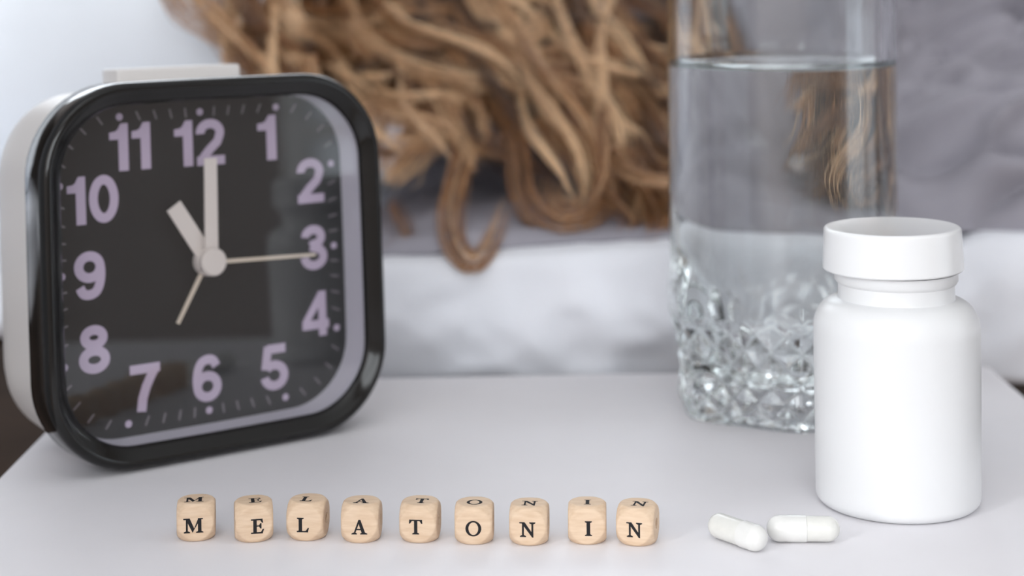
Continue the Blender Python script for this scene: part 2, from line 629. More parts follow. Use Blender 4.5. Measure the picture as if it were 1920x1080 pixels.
def make_body():
    """one continuous body lying on its side under the duvet, head to the left"""
    J = {
        'pelvis': (0.62, 1.12, 0.135, 0.105, 0.085), 'waist': (0.45, 1.12, 0.135, 0.095, 0.075), 'chest': (0.27, 1.11, 0.135, 0.11, 0.08),
        'neckbase': (0.135, 1.08, 0.145, 0.055, 0.055), 'neck': (0.075, 1.055, 0.160, 0.045, 0.045), 'headlow': (0.015, 1.035, 0.175, 0.062, 0.068),
        'headtop': (-0.055, 1.015, 0.190, 0.072, 0.078),
        'shl': (0.17, 1.00, 0.125, 0.042, 0.042), 'ell': (0.40, 0.97, 0.105, 0.033, 0.033), 'wrl': (0.60, 0.98, 0.10, 0.022, 0.022),
        'shr': (0.17, 1.22, 0.125, 0.042, 0.042), 'elr': (0.40, 1.27, 0.105, 0.033, 0.033), 'wrr': (0.60, 1.28, 0.10, 0.022, 0.022),
        'hil': (0.70, 1.05, 0.12, 0.075, 0.07), 'knl': (0.98, 1.03, 0.115, 0.048, 0.048), 'anl': (1.22, 1.05, 0.10, 0.030, 0.030),
        'hir': (0.70, 1.19, 0.12, 0.075, 0.07), 'knr': (0.98, 1.21, 0.115, 0.048, 0.048), 'anr': (1.22, 1.19, 0.10, 0.030, 0.030),
    }
    names = list(J)
    E = [('pelvis', 'waist'), ('waist', 'chest'), ('chest', 'neckbase'), ('neckbase', 'neck'), ('neck', 'headlow'), ('headlow', 'headtop'),
         ('chest', 'shl'), ('shl', 'ell'), ('ell', 'wrl'), ('chest', 'shr'), ('shr', 'elr'), ('elr', 'wrr'),
         ('pelvis', 'hil'), ('hil', 'knl'), ('knl', 'anl'), ('pelvis', 'hir'), ('hir', 'knr'), ('knr', 'anr')]
    me = bpy.data.meshes.new('body')
    o3 = Vector(person.location)
    me.from_pydata([tuple(Vector(J[k][:3]) - o3) for k in names], [(names.index(a), names.index(b)) for a, b in E], [])
    o = link('body', me, M['skin'], person)
    sk = o.modifiers.new('skin', 'SKIN')
    sk.use_smooth_shade = True
    for k, d in zip(names, me.skin_vertices[0].data):
        d.radius = J[k][3:5]
        d.use_root = (k == 'pelvis')
    sb = o.modifiers.new('smooth', 'SUBSURF')
    sb.levels = sb.render_levels = 2
    dg = bpy.context.evaluated_depsgraph_get()
    me2 = bpy.data.meshes.new_from_object(o.evaluated_get(dg))
    o.modifiers.clear()
    o.data = me2
    return o


make_body()

# ---- hair
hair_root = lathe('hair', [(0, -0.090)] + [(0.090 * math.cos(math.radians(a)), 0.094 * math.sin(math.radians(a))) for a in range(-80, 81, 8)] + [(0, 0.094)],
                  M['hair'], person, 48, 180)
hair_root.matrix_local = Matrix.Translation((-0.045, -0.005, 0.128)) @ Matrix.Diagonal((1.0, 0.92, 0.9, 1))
hair_inv = None


def catmull(P, n):
    P = np.asarray(P, float)
    P = np.vstack([2 * P[0] - P[1], P, 2 * P[-1] - P[-2]])
    m = len(P) - 3
    out = []
    for q in np.linspace(0, m - 1e-6, n):
        k = int(q)
        t = q - k
        a, b, c, d = P[k:k + 4]
        out.append(0.5 * ((2 * b) + (-a + c) * t + (2 * a - 5 * b + 4 * c - d) * t * t + (-a + 3 * b - 3 * c + d) * t ** 3))
    return np.array(out)


def strands_mesh(name, curves, radii, tones):
    """many thin three-sided tubes in one lock"""
    Vs, Fs, Ts = [], [], []
    base = 0
    for C, r, tn in zip(curves, radii, tones):
        n = len(C)
        Tn = np.gradient(C, axis=0)
        Tn /= np.linalg.norm(Tn, axis=1, keepdims=True) + 1e-12
        ref = np.array([0.3, 1.0, 0.2])
        A = np.cross(Tn, ref)
        A /= np.linalg.norm(A, axis=1, keepdims=True) + 1e-12
        B = np.cross(Tn, A)
        rad = r * np.minimum(1, np.linspace(1.0, 0.0, n) * 4 + 0.25)[:, None]
        ring = np.stack([C + rad * (A * math.cos(a) + B * math.sin(a)) for a in (0, 2 * PI / 3, 4 * PI / 3)], 1)
        Vs.append(ring.reshape(-1, 3))
        idx = base + np.arange(n * 3).reshape(n, 3)
        a, b = idx[:-1], idx[1:]
        q = np.stack([a, np.roll(a, -1, 1), np.roll(b, -1, 1), b], -1).reshape(-1, 4)
        Fs.append(q)
        Ts.append(np.repeat(tn, n * 3) if np.ndim(tn) == 0 else np.repeat(tn, 3))
        base += n * 3
    V = np.concatenate(Vs)
    Q = np.concatenate(Fs)
    tv = np.concatenate(Ts)
    me = bpy.data.meshes.new(name)
    me.vertices.add(len(V))
    me.vertices.foreach_set('co', V.astype(np.float32).ravel())
    me.loops.add(Q.size)
    me.loops.foreach_set('vertex_index', Q.astype(np.int32).ravel())
    me.polygons.add(len(Q))
    me.polygons.foreach_set('loop_start', np.arange(0, Q.size, 4, dtype=np.int32))
    me.polygons.foreach_set('use_smooth', np.ones(len(Q), dtype=bool))
    at_ = me.attributes.new('tone', 'FLOAT', 'POINT')
    at_.data.foreach_set('value', tv.astype(np.float32))
    me.update(calc_edges=True)
    me.materials.append(M['hair'])
    return me


bpy.context.view_layer.update()
hair_inv = np.array(hair_root.matrix_world.inverted())
n_locks = 0


def lock(P, width=0.006, thick=0.003, n_str=42, tone=0.55, spread_end=0.5, seg=30, rad=0.00017, spin=0.0):
    """P: guide points in the room (root first)"""
    global n_locks
    G = catmull(P, seg)
    Tn = np.gradient(G, axis=0)
    Tn /= np.linalg.norm(Tn, axis=1, keepdims=True) + 1e-12
    view = np.array([0.0, 1.0, -0.15])
    A = np.cross(Tn, view)
    nA = np.linalg.norm(A, axis=1, keepdims=True)
    A = A / (nA + 1e-9)
    B = np.cross(Tn, A)
    s = np.linspace(0, 1, seg)
    prof = (0.75 + 0.5 * np.sin(s * PI)) * (1 - (1 - spread_end) * s ** 2.2)
    curves, radii, tones = [], [], []
    for k in range(n_str):
        th, rr = rng.uniform(0, 2 * PI), math.sqrt(rng.uniform(0, 1))
        tw = spin * s + rng.normal(0, 0.25) * s
        ca, sa = rr * np.cos(th + tw), rr * np.sin(th + tw)
        fz = rng.normal(0, 1, 4)
        wob = 0.0006 * (fz[0] * np.sin(s * 9 + fz[1] * 3) + fz[2] * np.sin(s * 17 + fz[3] * 3))
        fly = (rng.normal(0, 0.004) if rng.uniform() < 0.12 else 0.0) * s ** 1.5
        L0 = int(seg * rng.uniform(0.82, 1.0))
        Ck = G + A * (width * prof * ca + wob + fly)[:, None] + B * (thick * prof * sa + wob * 0.7)[:, None]
        Ck = Ck[:max(8, L0)]
        curves.append(Ck)
        radii.append(rad * rng.uniform(0.7, 1.3))
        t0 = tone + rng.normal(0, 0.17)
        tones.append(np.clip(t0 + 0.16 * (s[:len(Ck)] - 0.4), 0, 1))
    W = [np.c_[c, np.ones(len(c))] @ hair_inv.T for c in curves]
    me = strands_mesh('hair_lock', [x[:, :3] for x in W], radii, tones)
    o = link('hair_lock', me, None, hair_root)
    n_locks += 1
    return o


def hair_depth(y):
    """the hair lies on a slope: near the bed edge low down, further back high up"""
    return float(np.interp(y, [-140, 0, 200, 400, 500], [0.935, 0.885, 0.805, 0.735, 0.690]))


def pxlock(pts, dz=0.0, **kw):
    lock([tuple(at(x, y, min(hair_depth(y), 0.805 + 0.10 * min(1, max(0, (x - 560) / 200))) + dz + (p[2] if len(p) > 2 else 0))) for p in pts for x, y in [p[:2]]], **kw)


low_x = [300, 420, 560, 700, 780, 900, 980, 1100, 1260, 1420, 1600]
low_y = [10, 200, 320, 320, 310, 320, 370, 420, 455, 400, 300]


def flow_locks(n, dz, tone, width, n_str, x_range=(330, 1270), start=(-90, 120), curl=(16, 52), tvar=0.1):
    for _ in range(n):
        x = rng.uniform(*x_range)
        y = rng.uniform(*start)
        ph, wl, am = rng.uniform(0, 6.28), rng.uniform(200, 420), rng.uniform(*curl)
        ang0 = rng.normal(0.72, 0.30)
        if x < 520:
            ang0 = rng.normal(0.95, 0.3)
        if x > 1050:
            ang0 = rng.normal(1.0, 0.4)
        Lmax = rng.uniform(260, 560)
        step = 28
        pts = []
        d = 0.0
        cx, cy = x, y
        while d < Lmax:
            a = ang0 + 0.25 * math.sin(d / 190 + ph)
            nx_, ny_ = -math.sin(a), math.cos(a)
            off = am * math.sin(2 * PI * d / wl + ph) * min(1, d / 90)
            offd = 0.010 * math.cos(2 * PI * d / wl + ph) * min(1, d / 90)
            X, Y = cx + nx_ * off, cy + ny_ * off
            if Y > np.interp(X, low_x, low_y) - 5 or X > 1470 - max(0, 190 - Y) * 0.9:
                break
            pts.append((X, Y, offd))
            cx += math.cos(a) * step
            cy += math.sin(a) * step
            d += step
        if len(pts) < 5:
            continue
        pxlock(pts, dz=dz + rng.normal(0, 0.006), tone=tone + rng.normal(0, tvar), width=width * rng.uniform(0.7, 1.35), thick=0.003, n_str=n_str,
               spin=rng.normal(0, 1.2))


flow_locks(40, 0.040, 0.06, 0.0095, 34, start=(-110, 130), x_range=(560, 1250))  # dark back layer: shade in the gaps is put into lock colour
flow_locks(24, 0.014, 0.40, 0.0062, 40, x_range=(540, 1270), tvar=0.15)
flow_locks(26, -0.006, 0.12, 0.0034, 34, x_range=(560, 1270), tvar=0.08, curl=(10, 36))  # thin dark locks in front, coloured to stand for shade between locks
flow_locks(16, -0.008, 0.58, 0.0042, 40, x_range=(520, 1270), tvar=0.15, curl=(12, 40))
flow_locks(22, -0.016, 0.95, 0.0024, 30, x_range=(480, 1270), tvar=0.15, curl=(6, 30))  # pale thin locks: bright highlights put into their colour
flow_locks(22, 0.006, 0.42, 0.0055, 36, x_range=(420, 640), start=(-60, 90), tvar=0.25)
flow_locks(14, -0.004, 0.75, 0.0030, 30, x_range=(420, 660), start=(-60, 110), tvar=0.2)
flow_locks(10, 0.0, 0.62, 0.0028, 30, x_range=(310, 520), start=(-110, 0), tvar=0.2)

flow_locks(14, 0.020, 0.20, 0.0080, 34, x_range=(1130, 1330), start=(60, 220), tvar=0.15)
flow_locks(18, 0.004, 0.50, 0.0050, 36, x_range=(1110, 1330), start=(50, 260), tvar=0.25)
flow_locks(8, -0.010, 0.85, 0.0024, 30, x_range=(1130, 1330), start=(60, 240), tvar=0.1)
# single curls that can be picked out
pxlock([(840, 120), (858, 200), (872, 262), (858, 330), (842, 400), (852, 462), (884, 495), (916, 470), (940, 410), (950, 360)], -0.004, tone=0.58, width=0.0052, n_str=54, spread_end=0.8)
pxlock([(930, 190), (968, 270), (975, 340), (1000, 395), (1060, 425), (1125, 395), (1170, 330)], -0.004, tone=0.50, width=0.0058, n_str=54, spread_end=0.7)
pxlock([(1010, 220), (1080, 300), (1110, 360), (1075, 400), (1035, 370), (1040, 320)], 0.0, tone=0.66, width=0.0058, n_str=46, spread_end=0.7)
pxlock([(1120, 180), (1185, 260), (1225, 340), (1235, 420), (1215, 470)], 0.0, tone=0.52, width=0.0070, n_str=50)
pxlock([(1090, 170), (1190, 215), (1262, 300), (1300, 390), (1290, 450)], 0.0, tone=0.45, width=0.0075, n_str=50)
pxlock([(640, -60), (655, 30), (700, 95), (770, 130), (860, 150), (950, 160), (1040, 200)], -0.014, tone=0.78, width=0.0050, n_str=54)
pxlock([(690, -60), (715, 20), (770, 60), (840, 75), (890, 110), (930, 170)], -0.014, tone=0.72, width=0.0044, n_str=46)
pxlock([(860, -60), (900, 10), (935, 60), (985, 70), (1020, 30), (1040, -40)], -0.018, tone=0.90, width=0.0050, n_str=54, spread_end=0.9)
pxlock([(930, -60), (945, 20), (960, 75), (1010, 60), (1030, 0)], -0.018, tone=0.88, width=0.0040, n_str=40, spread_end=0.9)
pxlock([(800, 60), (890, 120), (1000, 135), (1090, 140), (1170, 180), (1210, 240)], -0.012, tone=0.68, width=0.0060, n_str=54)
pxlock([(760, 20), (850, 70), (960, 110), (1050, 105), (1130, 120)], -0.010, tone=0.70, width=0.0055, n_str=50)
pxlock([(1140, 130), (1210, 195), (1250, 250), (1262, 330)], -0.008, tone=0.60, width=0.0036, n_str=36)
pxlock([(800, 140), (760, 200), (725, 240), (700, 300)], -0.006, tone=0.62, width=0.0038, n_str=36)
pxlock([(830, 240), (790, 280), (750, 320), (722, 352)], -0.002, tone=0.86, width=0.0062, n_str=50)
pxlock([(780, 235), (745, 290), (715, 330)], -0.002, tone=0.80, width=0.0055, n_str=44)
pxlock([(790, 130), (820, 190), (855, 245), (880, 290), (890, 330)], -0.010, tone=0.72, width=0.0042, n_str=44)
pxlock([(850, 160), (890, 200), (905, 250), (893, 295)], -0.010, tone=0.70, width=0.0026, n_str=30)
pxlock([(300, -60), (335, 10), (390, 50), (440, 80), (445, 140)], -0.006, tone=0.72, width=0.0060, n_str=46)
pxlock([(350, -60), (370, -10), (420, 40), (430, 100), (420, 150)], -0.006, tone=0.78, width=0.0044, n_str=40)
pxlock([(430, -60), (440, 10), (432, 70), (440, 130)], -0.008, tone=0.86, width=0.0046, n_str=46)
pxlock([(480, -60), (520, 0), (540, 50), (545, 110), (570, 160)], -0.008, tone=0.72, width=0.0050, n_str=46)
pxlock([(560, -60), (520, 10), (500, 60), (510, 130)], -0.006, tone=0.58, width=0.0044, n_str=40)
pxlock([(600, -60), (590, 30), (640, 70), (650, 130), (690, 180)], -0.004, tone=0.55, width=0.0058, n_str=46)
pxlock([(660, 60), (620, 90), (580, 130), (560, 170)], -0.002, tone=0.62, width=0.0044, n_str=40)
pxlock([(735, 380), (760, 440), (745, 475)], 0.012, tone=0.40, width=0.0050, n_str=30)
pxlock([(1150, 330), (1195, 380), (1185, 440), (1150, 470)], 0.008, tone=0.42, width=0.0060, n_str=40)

# ------------------------------------------------------------------ alarm clock
K = 1.0224e-3
PSI, LEAN = 0.62266, 0.05083
cpos = Vector((0, 0, EYE)) + (Vector((-0.0988176, 0.56, 0.0612249)) - Vector((0, 0, EYE))) * 1.0224
u_ = Vector((math.cos(PSI), math.sin(PSI), 0))
n_ = Vector((math.sin(PSI) * math.cos(LEAN), -math.cos(PSI) * math.cos(LEAN), math.sin(LEAN)))
v_ = Vector((-math.sin(PSI) * math.sin(LEAN), math.cos(PSI) * math.sin(LEAN), math.cos(LEAN)))
clock = thing('alarm_clock', 'square black and white alarm clock showing eleven, beside the letter cubes', 'clock')
clock.matrix_world = Matrix(((u_.x, v_.x, n_.x, cpos.x), (u_.y, v_.y, n_.y, cpos.y), (u_.z, v_.z, n_.z, cpos.z), (0, 0, 0, 1)))


def rrect(h, r, n=14, bulge=0.0):
    """outline of a rounded square of half-size h, counter-clockwise"""
    pts = []
    for cx, cy, a in ((1, 1, 0), (-1, 1, 90), (-1, -1, 180), (1, -1, 270)):
        for k in range(n + 1):
            t = math.radians(a + 90 * k / n)
            pts.append((cx * (h - r) + r * math.cos(t), cy * (h - r) + r * math.sin(t)))
    # extra points along the straight sides so that a slight bulge can be given
    out = []
    m = len(pts)
    for k in range(m):
        p, q = pts[k], pts[(k + 1) % m]
        out.append(p)
        if (k + 1) % (n + 1) == 0:
            for j in range(1, 8):
                out.append((p[0] + (q[0] - p[0]) * j / 8, p[1] + (q[1] - p[1]) * j / 8))
    res = []
    for x, y in out:
        bx = bulge * (1 - (y / h) ** 2) * (1 if x > 0 else -1) * (abs(x) / h) ** 6
        by = bulge * (1 - (x / h) ** 2) * (1 if y > 0 else -1) * (abs(y) / h) ** 6
        res.append((x + bx, y + by))
    return res


def loft(name, secs, m, parent, cap0=False, cap1=False, smooth=35):
    """secs: list of (outline, depth); in clock millimetres"""
    V, Fc = [], []
    n = len(secs[0][0])
    for ol, d in secs:
        V += [(x * K, y * K, d * K) for x, y in ol]
    for j in range(len(secs) - 1):
        for k in range(n):
            a, b = j * n + k, j * n + (k + 1) % n
            Fc.append((a, b, b + n, a + n))
    if cap0:
        Fc.append(tuple(range(n - 1, -1, -1)))
    if cap1:
        Fc.append(tuple((len(secs) - 1) * n + k for k in range(n)))
    o = pd(name, V, Fc, m, parent, smooth)
    return o


def make_clock():
    R0 = 27.0

    def rr(inset):
        return [(x - 0.4, y) for x, y in rrect(57.7 - inset, R0 - inset * 0.9, bulge=0.5)]
    # bezel: depth is measured from the dial plane, + towards the viewer
    prof = [(1.6, 0.6), (0.4, 0.9), (0.0, 1.8), (0.0, 13.0), (0.25, 14.3), (0.9, 15.3), (1.9, 15.9), (2.7, 15.9), (3.2, 15.4), (3.9, 14.9), (5.8, 13.7), (6.8, 12.6), (6.8, 11.8),
            (5.4, 11.8), (5.4, 0.7), (1.6, 0.6)]
    loft('bezel', [(rr(i), d) for i, d in prof], M['bezel'], clock, smooth=50)
    loft('dial_ring', [(rr(6.35), 11.7), (rr(6.9), 0.05), (rr(5.6), 0.05), (rr(5.6), 11.7), (rr(6.35), 11.7)], M['inner'], clock, smooth=50)
    dial = loft('dial', [(rr(6.0), -0.6), (rr(6.0), 0.0)], M['dial'], clock, True, True)
    loft('glass_cover', [(rr(6.2), 10.8), (rr(6.2), 11.7)], M['pane'], clock, True, True)
    # white case behind the bezel
    secs = [(rrect(54.0, 25), -0.8), (rrect(54.8, 25), -1.0), (rrect(55.0, 25), -24.0), (rrect(54.6, 25), -31.0), (rrect(53.2, 25), -36.0), (rrect(50.5, 24), -39.0), (rrect(47.0, 23), -40.2)]
    loft('case', secs, M['clockbody'], clock, True, True, 50)
    # snooze bar on top
    sn = box('snooze_button', -21.0 * K, 22.6 * K, 54.6 * K, 61.8 * K, -28 * K, -15 * K, M['clockbody'], clock, 1.0 * K, 3)
    for sx in (-1, 1):
        box('foot', (sx * 32 - 5) * K, (sx * 32 + 5) * K, -56.6 * K, -54.5 * K, -30 * K, -22 * K, M['bezel'], clock, 0.4 * K)

    # printed numerals
    place = {'12': (-0.4, 37.4), '1': (23.6, 37.4), '2': (39.2, 22.2), '3': (39.6, 0.1), '4': (39.4, -21.8), '5': (23.5, -37.0), '6': (-0.4, -37.1),
             '7': (-21.3, -37.0), '8': (-37.6, -23.0), '9': (-38.3, -0.5), '10': (-36.6, 22.4), '11': (-24.0, 37.8)}
    W_ = 0.20                                    # stroke, as a share of the numeral height

    def ell(cx, cy, rx, ry, a0, a1, n=22):
        return [(cx + rx * math.cos(math.radians(a0 + (a1 - a0) * k / n)), cy + ry * math.sin(math.radians(a0 + (a1 - a0) * k / n))) for k in range(n + 1)]
    h_ = W_ / 2
    STROKES = {
        '0': [ell(.34, .5, .34 - h_, .5 - h_, 0, 360, 40)],
        '2': [ell(.33, .70, .33 - h_, .30 - h_, 185, -25, 24) + [(.50, .50), (.30, .32), (.16, .16), (.11, .04)], [(.01, h_ * .9), (.66, h_ * .9)]],
        '3': [ell(.32, .735, .30 - h_, .265 - h_, 180, -90, 22) + [(.24, .53)], [(.24, .535)] + ell(.325, .295, .335 - h_, .295 - h_, 82, -180, 24)],
        '4': [[(.515, 0), (.515, 1)], [(.0, .265), (.68, .265)]],
        '5': [[(.17, .915), (.62, .915)], [(.195, .98), (.115, .47)], ell(.33, .33, .34 - h_, .33 - h_, 140, -172, 28)],
        '6': [ell(.345, .325, .335 - h_, .325 - h_, 0, 360, 36), [tuple(q) for q in catmull([(.105, .34), (.10, .50), (.135, .70), (.215, .845), (.36, .90), (.49, .865), (.565, .735)], 26)]],
        '7': [[(.01, .91), (.66, .91)], [(.575, .93), (.47, .76), (.35, .52), (.27, .28), (.235, 0)]],
        '8': [ell(.34, .745, .30 - h_, .255 - h_, 0, 360, 32), ell(.34, .285, .34 - h_, .285 - h_, 0, 360, 36)],
    }
    STROKES['9'] = [[(.68 - x, 1 - y) for x, y in st] for st in STROKES['6']]
    POLYS = {'1': [[(.20, 0), (.42, 0), (.42, 1), (.26, 1), (.20, .9)], [(.26, 1), (.22, .90), (.13, .835), (.0, .82), (.0, .665), (.25, .665), (.25, .9)]],
             '4': [[(.43, 1), (.62, 1), (.55, .82), (.19, .34), (.0, .34), (.0, .36)]]}
    ADV = {'1': 0.50}

    def digit(ch, ox, V, Fc):
        for lv, st in enumerate(STROKES.get(ch, [])):
            n = len(st)
            base = len(V)
            closed = math.dist(st[0], st[-1]) < 1e-6
            for k in range(n):
                p0, p1 = (st[k - 1] if k else (st[-2] if closed else st[0])), (st[k + 1] if k < n - 1 else (st[1] if closed else st[-1]))
                dx, dy = p1[0] - p0[0], p1[1] - p0[1]
                ln = math.hypot(dx, dy)
                nx_, ny_ = -dy / ln * h_, dx / ln * h_
                V += [(ox + st[k][0] + nx_, st[k][1] + ny_, lv), (ox + st[k][0] - nx_, st[k][1] - ny_, lv)]
            for k in range(n - 1):
                q = base + 2 * k
                Fc.append((q, q + 1, q + 3, q + 2))
        for lv, poly in enumerate(POLYS.get(ch, [])):
            base = len(V)
            V += [(ox + x, y, 3 + lv) for x, y in poly]
            Fc.append(tuple(range(base, base + len(poly))))
    for s, (cx, cy) in place.items():
        V, Fc = [], []
        ox = 0.0
        for ch in s:
            digit(ch, ox, V, Fc)
            ox += ADV.get(ch, 0.72)
        co = np.array(V)
        mn, mx = co.min(0), co.max(0)
        H_ = 14.7
        Wd = {'12': 17.4, '10': 16.6, '11': 13.6, '1': 6.8}.get(s, 10.0)
        co[:, 0] = ((co[:, 0] - (mn[0] + mx[0]) / 2) / (mx[0] - mn[0]) * Wd + cx) * K
        co[:, 1] = ((co[:, 1] - (mn[1] + mx[1]) / 2) / (mx[1] - mn[1]) * H_ + cy) * K
        me = bpy.data.meshes.new('numeral')
        me.from_pydata([(x, y, (0.08 + 0.02 * lv) * K) for x, y, lv in co], [], Fc)
        bm = bmesh.new()
        bm.from_mesh(me)
        for f in bm.faces:
            f.normal_update()
            if f.normal.z < 0:
                f.normal_flip()
        bm.to_mesh(me)
        bm.free()
        link('numeral', me, M['numeral'], dial)
    # minute track on a rounded square

    def track(deg, h=47.2, r=19.0):
        a = math.radians(deg)
        dx, dy = math.sin(a), math.cos(a)
        t = h / max(abs(dx), abs(dy))
        x, y = dx * t, dy * t
        c = h - r
        if abs(x) > c and abs(y) > c:
            # ray against the corner circle
            ox, oy = c * math.copysign(1, x), c * math.copysign(1, y)
            b = dx * ox + dy * oy
            t = b + math.sqrt(b * b - (ox * ox + oy * oy - r * r))
            x, y = dx * t, dy * t
        return x, y
    tick_me = box_mesh('minute_tick', -0.27 * K, 0.27 * K, -1.55 * K, 1.55 * K, 0.0, 0.06 * K)
    tick_me.materials.append(M['tick'])
    dot_me = bpy.data.meshes.new('hour_dot')
    dot_me.from_pydata([(1.15 * K * math.cos(2 * PI * k / 24), 1.15 * K * math.sin(2 * PI * k / 24), 0.08 * K) for k in range(24)], [], [tuple(range(24))])
    dot_me.materials.append(M['numeral'])
    for k in range(60):
        x, y = track(k * 6)
        if k % 5 == 0:
            o = link('hour_dot', dot_me, None, dial)
            o.location = (x * K, y * K, 0)
        else:
            o = link('minute_tick', tick_me, None, dial)
            o.location = (x * K, y * K, 0)
            o.rotation_euler = (0, 0, -math.radians(k * 6))

    def hand(name, deg, length, wd0, wd1, depth, th, m, tail=0.0):
        pts = [(-wd0 / 2, -tail), (wd0 / 2, -tail), (wd1 / 2, length), (-wd1 / 2, length)]
        V = [(x * K, y * K, 0) for x, y in pts] + [(x * K, y * K, th * K) for x, y in pts]
        Fc = [(3, 2, 1, 0), (4, 5, 6, 7)] + [(k, (k + 1) % 4, 4 + (k + 1) % 4, 4 + k) for k in range(4)]
        o = pd(name, V, Fc, m, clock)
        o.location = (0, 0, depth * K)
        o.rotation_euler = (0, 0, -math.radians(deg))
        return o
    hand('alarm_hand', 210.5, 21.3, 1.5, 1.2, 2.0, 0.4, M['handthin'])
    hand('hour_hand', -32.0, 21.8, 5.6, 5.4, 3.2, 0.5, M['hand'])
    hand('minute_hand', 1.2, 32.6, 4.5, 4.3, 5.0, 0.5, M['hand'])
    hand('second_hand', 92.2, 36.6, 1.3, 1.0, 6.4, 0.35, M['handthin'])
    for nm, r, d0, d1 in (('hub', 4.6, 1.2, 4.6), ('hub_cap', 4.4, 4.6, 7.4)):
        o = lathe(nm, [(0, d0 * K), (r * K, d0 * K), (r * K, (d1 - 0.5) * K), ((r - 0.5) * K, d1 * K), (0, d1 * K)], M['hand'], clock, 40)


make_clock()


# ------------------------------------------------------------------ pill bottle
def make_bottle():
    b = thing('pill_bottle', 'white plastic pill bottle with a white screw cap, right of the capsules', 'bottle', (0.1088, 0.503, 0))
    mm = 1e-3
    prof = [(0, 0.8), (18.5, 0.8), (19.4, 0.0), (20.2, 0.0)] + arc(20.2, 3.0, 3.0, -80, 0, 8) + [(23.25, 20), (23.45, 46.0)]
    prof += [(16.7 + 6.75 * math.cos(math.radians(a)), 49.6 + 8.6 * math.sin(math.radians(a))) for a in range(0, 86, 6)]
    prof += [(16.6, 58.4), (16.4, 59.0), (16.35, 62.5), (16.9, 62.9), (17.35, 63.6), (17.4, 66.0), (15.5, 66.5), (0, 66.5)]
    P = [(r * mm, z * mm) for r, z in prof]
    lathe('body', P, M['bottle'], b, 160, 40)
    cap = [(0, 66.9), (17.6, 66.9), (17.7, 66.6), (19.5, 66.6), (19.85, 67.0), (19.85, 67.6), (19.35, 77.2)] + arc(18.3, 77.6, 1.05, 5, 85, 7) + [(17.4, 78.68), (16.9, 78.62), (0, 78.62)]
    lathe('cap', [(r * mm, z * mm) for r, z in cap], M['cap'], b, 160, 40).rotation_euler = (0.0, -0.012, 0)


make_bottle()


# ------------------------------------------------------------------ water glass
GX, GY = 0.0935, 0.6145


def make_glass():
    N = 432

    def hexr(th, p=13.0):
        """hexagon of apothem 1 with softened corners, one corner towards the viewer"""
        a = (th + PI / 2) % (PI / 3)
        a = a - PI / 6
        s = 0
        for k in range(6):
            nrm = PI / 3 * k + PI / 6 - PI / 2
            c = math.cos(th - nrm)
            if c > 0:
                s += c ** p
        return s ** (-1 / p)
    AP = 0.0394
    ri = 0.0358

    def outer(th, z):
        r = AP * hexr(th, 13.0 - 8.0 * min(1, max(0, (z - 0.030) / 0.02))) * (1 + 0.010 * min(1, max(0, (z - 0.030) / 0.02)))
        zt = 0.036
        if z < zt:
            k = min(1, (zt - z) / 0.022)
            r -= 0.0038 * k * k * (3 - 2 * k)
        if 0.0015 < z < zt:
            u = th / (2 * PI) * 24
            v = (z - 0.003) / 0.0115
            a, b = u + v, u - v
            da, db = abs(a - round(a)), abs(b - round(b))
            g = min(da, db) * 2                      # 0 in the grooves, 1 in the middle
            fade = min(1, (zt - z) / 0.004, (z - 0.0015) / 0.0015)
            r -= 0.0015 * (1 - g) * fade
        return r
    ZB = [0.0, 0.0004, 0.0015] + [0.0015 + (0.036 - 0.0015) * k / 96 for k in range(1, 97)] + [0.040, 0.050, 0.070, 0.090, 0.110, 0.130, 0.148]
    V, Fc = [], []
    rows = []

    def row(fr, z):
        rows.append(len(V))
        for k in range(N):
            th = 2 * PI * k / N
            r = fr(th)
            V.append((r * math.cos(th), r * math.sin(th), z))
    V.append((0, 0, 0.0008))
    row(lambda t: outer(t, 0) * 0.80, 0.0008)
    row(lambda t: outer(t, 0) - 0.0018, 0.0)
    row(lambda t: outer(t, 0) - 0.0006, 0.0)
    for z in ZB[1:]:
        row(lambda t, z=z: outer(t, z) - (0.0002 if z < 0.0006 else 0), z)
    row(lambda t: (outer(t, 0.148) * 0.55 + ri * 0.45), 0.1496)
    row(lambda t: ri + 0.0002, 0.149)
    row(lambda t: ri, 0.147)
    row(lambda t: ri - 0.0002, 0.10)
    row(lambda t: ri - 0.0006, 0.05)
    for r, z in [(ri - 0.0012, 0.024), (ri - 0.0022, 0.0185), (ri - 0.0052, 0.0145), (ri - 0.010, 0.0125), (ri * 0.45, 0.0118)]:
        row(lambda t, r=r: r, z)
    V.append((0, 0, 0.0116))
    last = len(V) - 1
    for k in range(N):
        Fc.append((0, rows[0] + (k + 1) % N, rows[0] + k))
        Fc.append((rows[-1] + k, rows[-1] + (k + 1) % N, last))
    for a, b in zip(rows[:-1], rows[1:]):
        for k in range(N):
            k2 = (k + 1) % N
            Fc.append((a + k, a + k2, b + k2, b + k))
    g = pd('drinking_glass', V, Fc, M['glass'], None, 22)
    g.location = (GX, GY, 0)
    tag(g, 'tall clear six-sided tumbler with diamond cut base, behind the pill bottle', 'glass')
    e = 0.00015
    wl = 0.1180
    prof = [(0, 0.0116 - e), (ri * 0.45, 0.0118 - e), (ri - 0.010 + e, 0.0125 - e), (ri - 0.0052 + e, 0.0145 - e), (ri - 0.0022 + e, 0.0185), (ri - 0.0012 + e, 0.024),
            (ri - 0.0006 + e, 0.05), (ri - 0.0002 + e, 0.10), (ri - 0.0001 + e, wl + 0.0026), (ri - 0.0003, wl + 0.0020), (ri - 0.0008, wl + 0.0011), (ri - 0.0018, wl + 0.0004), (ri - 0.0032, wl + 0.0001), (ri - 0.0045, wl), (0, wl)]
    wt = lathe('water', prof, M['water'], None, 160, 30)
    wt.location = (GX, GY, 0)
    tag(wt, 'clear still water filling the glass tumbler almost to the top', 'water')


make_glass()


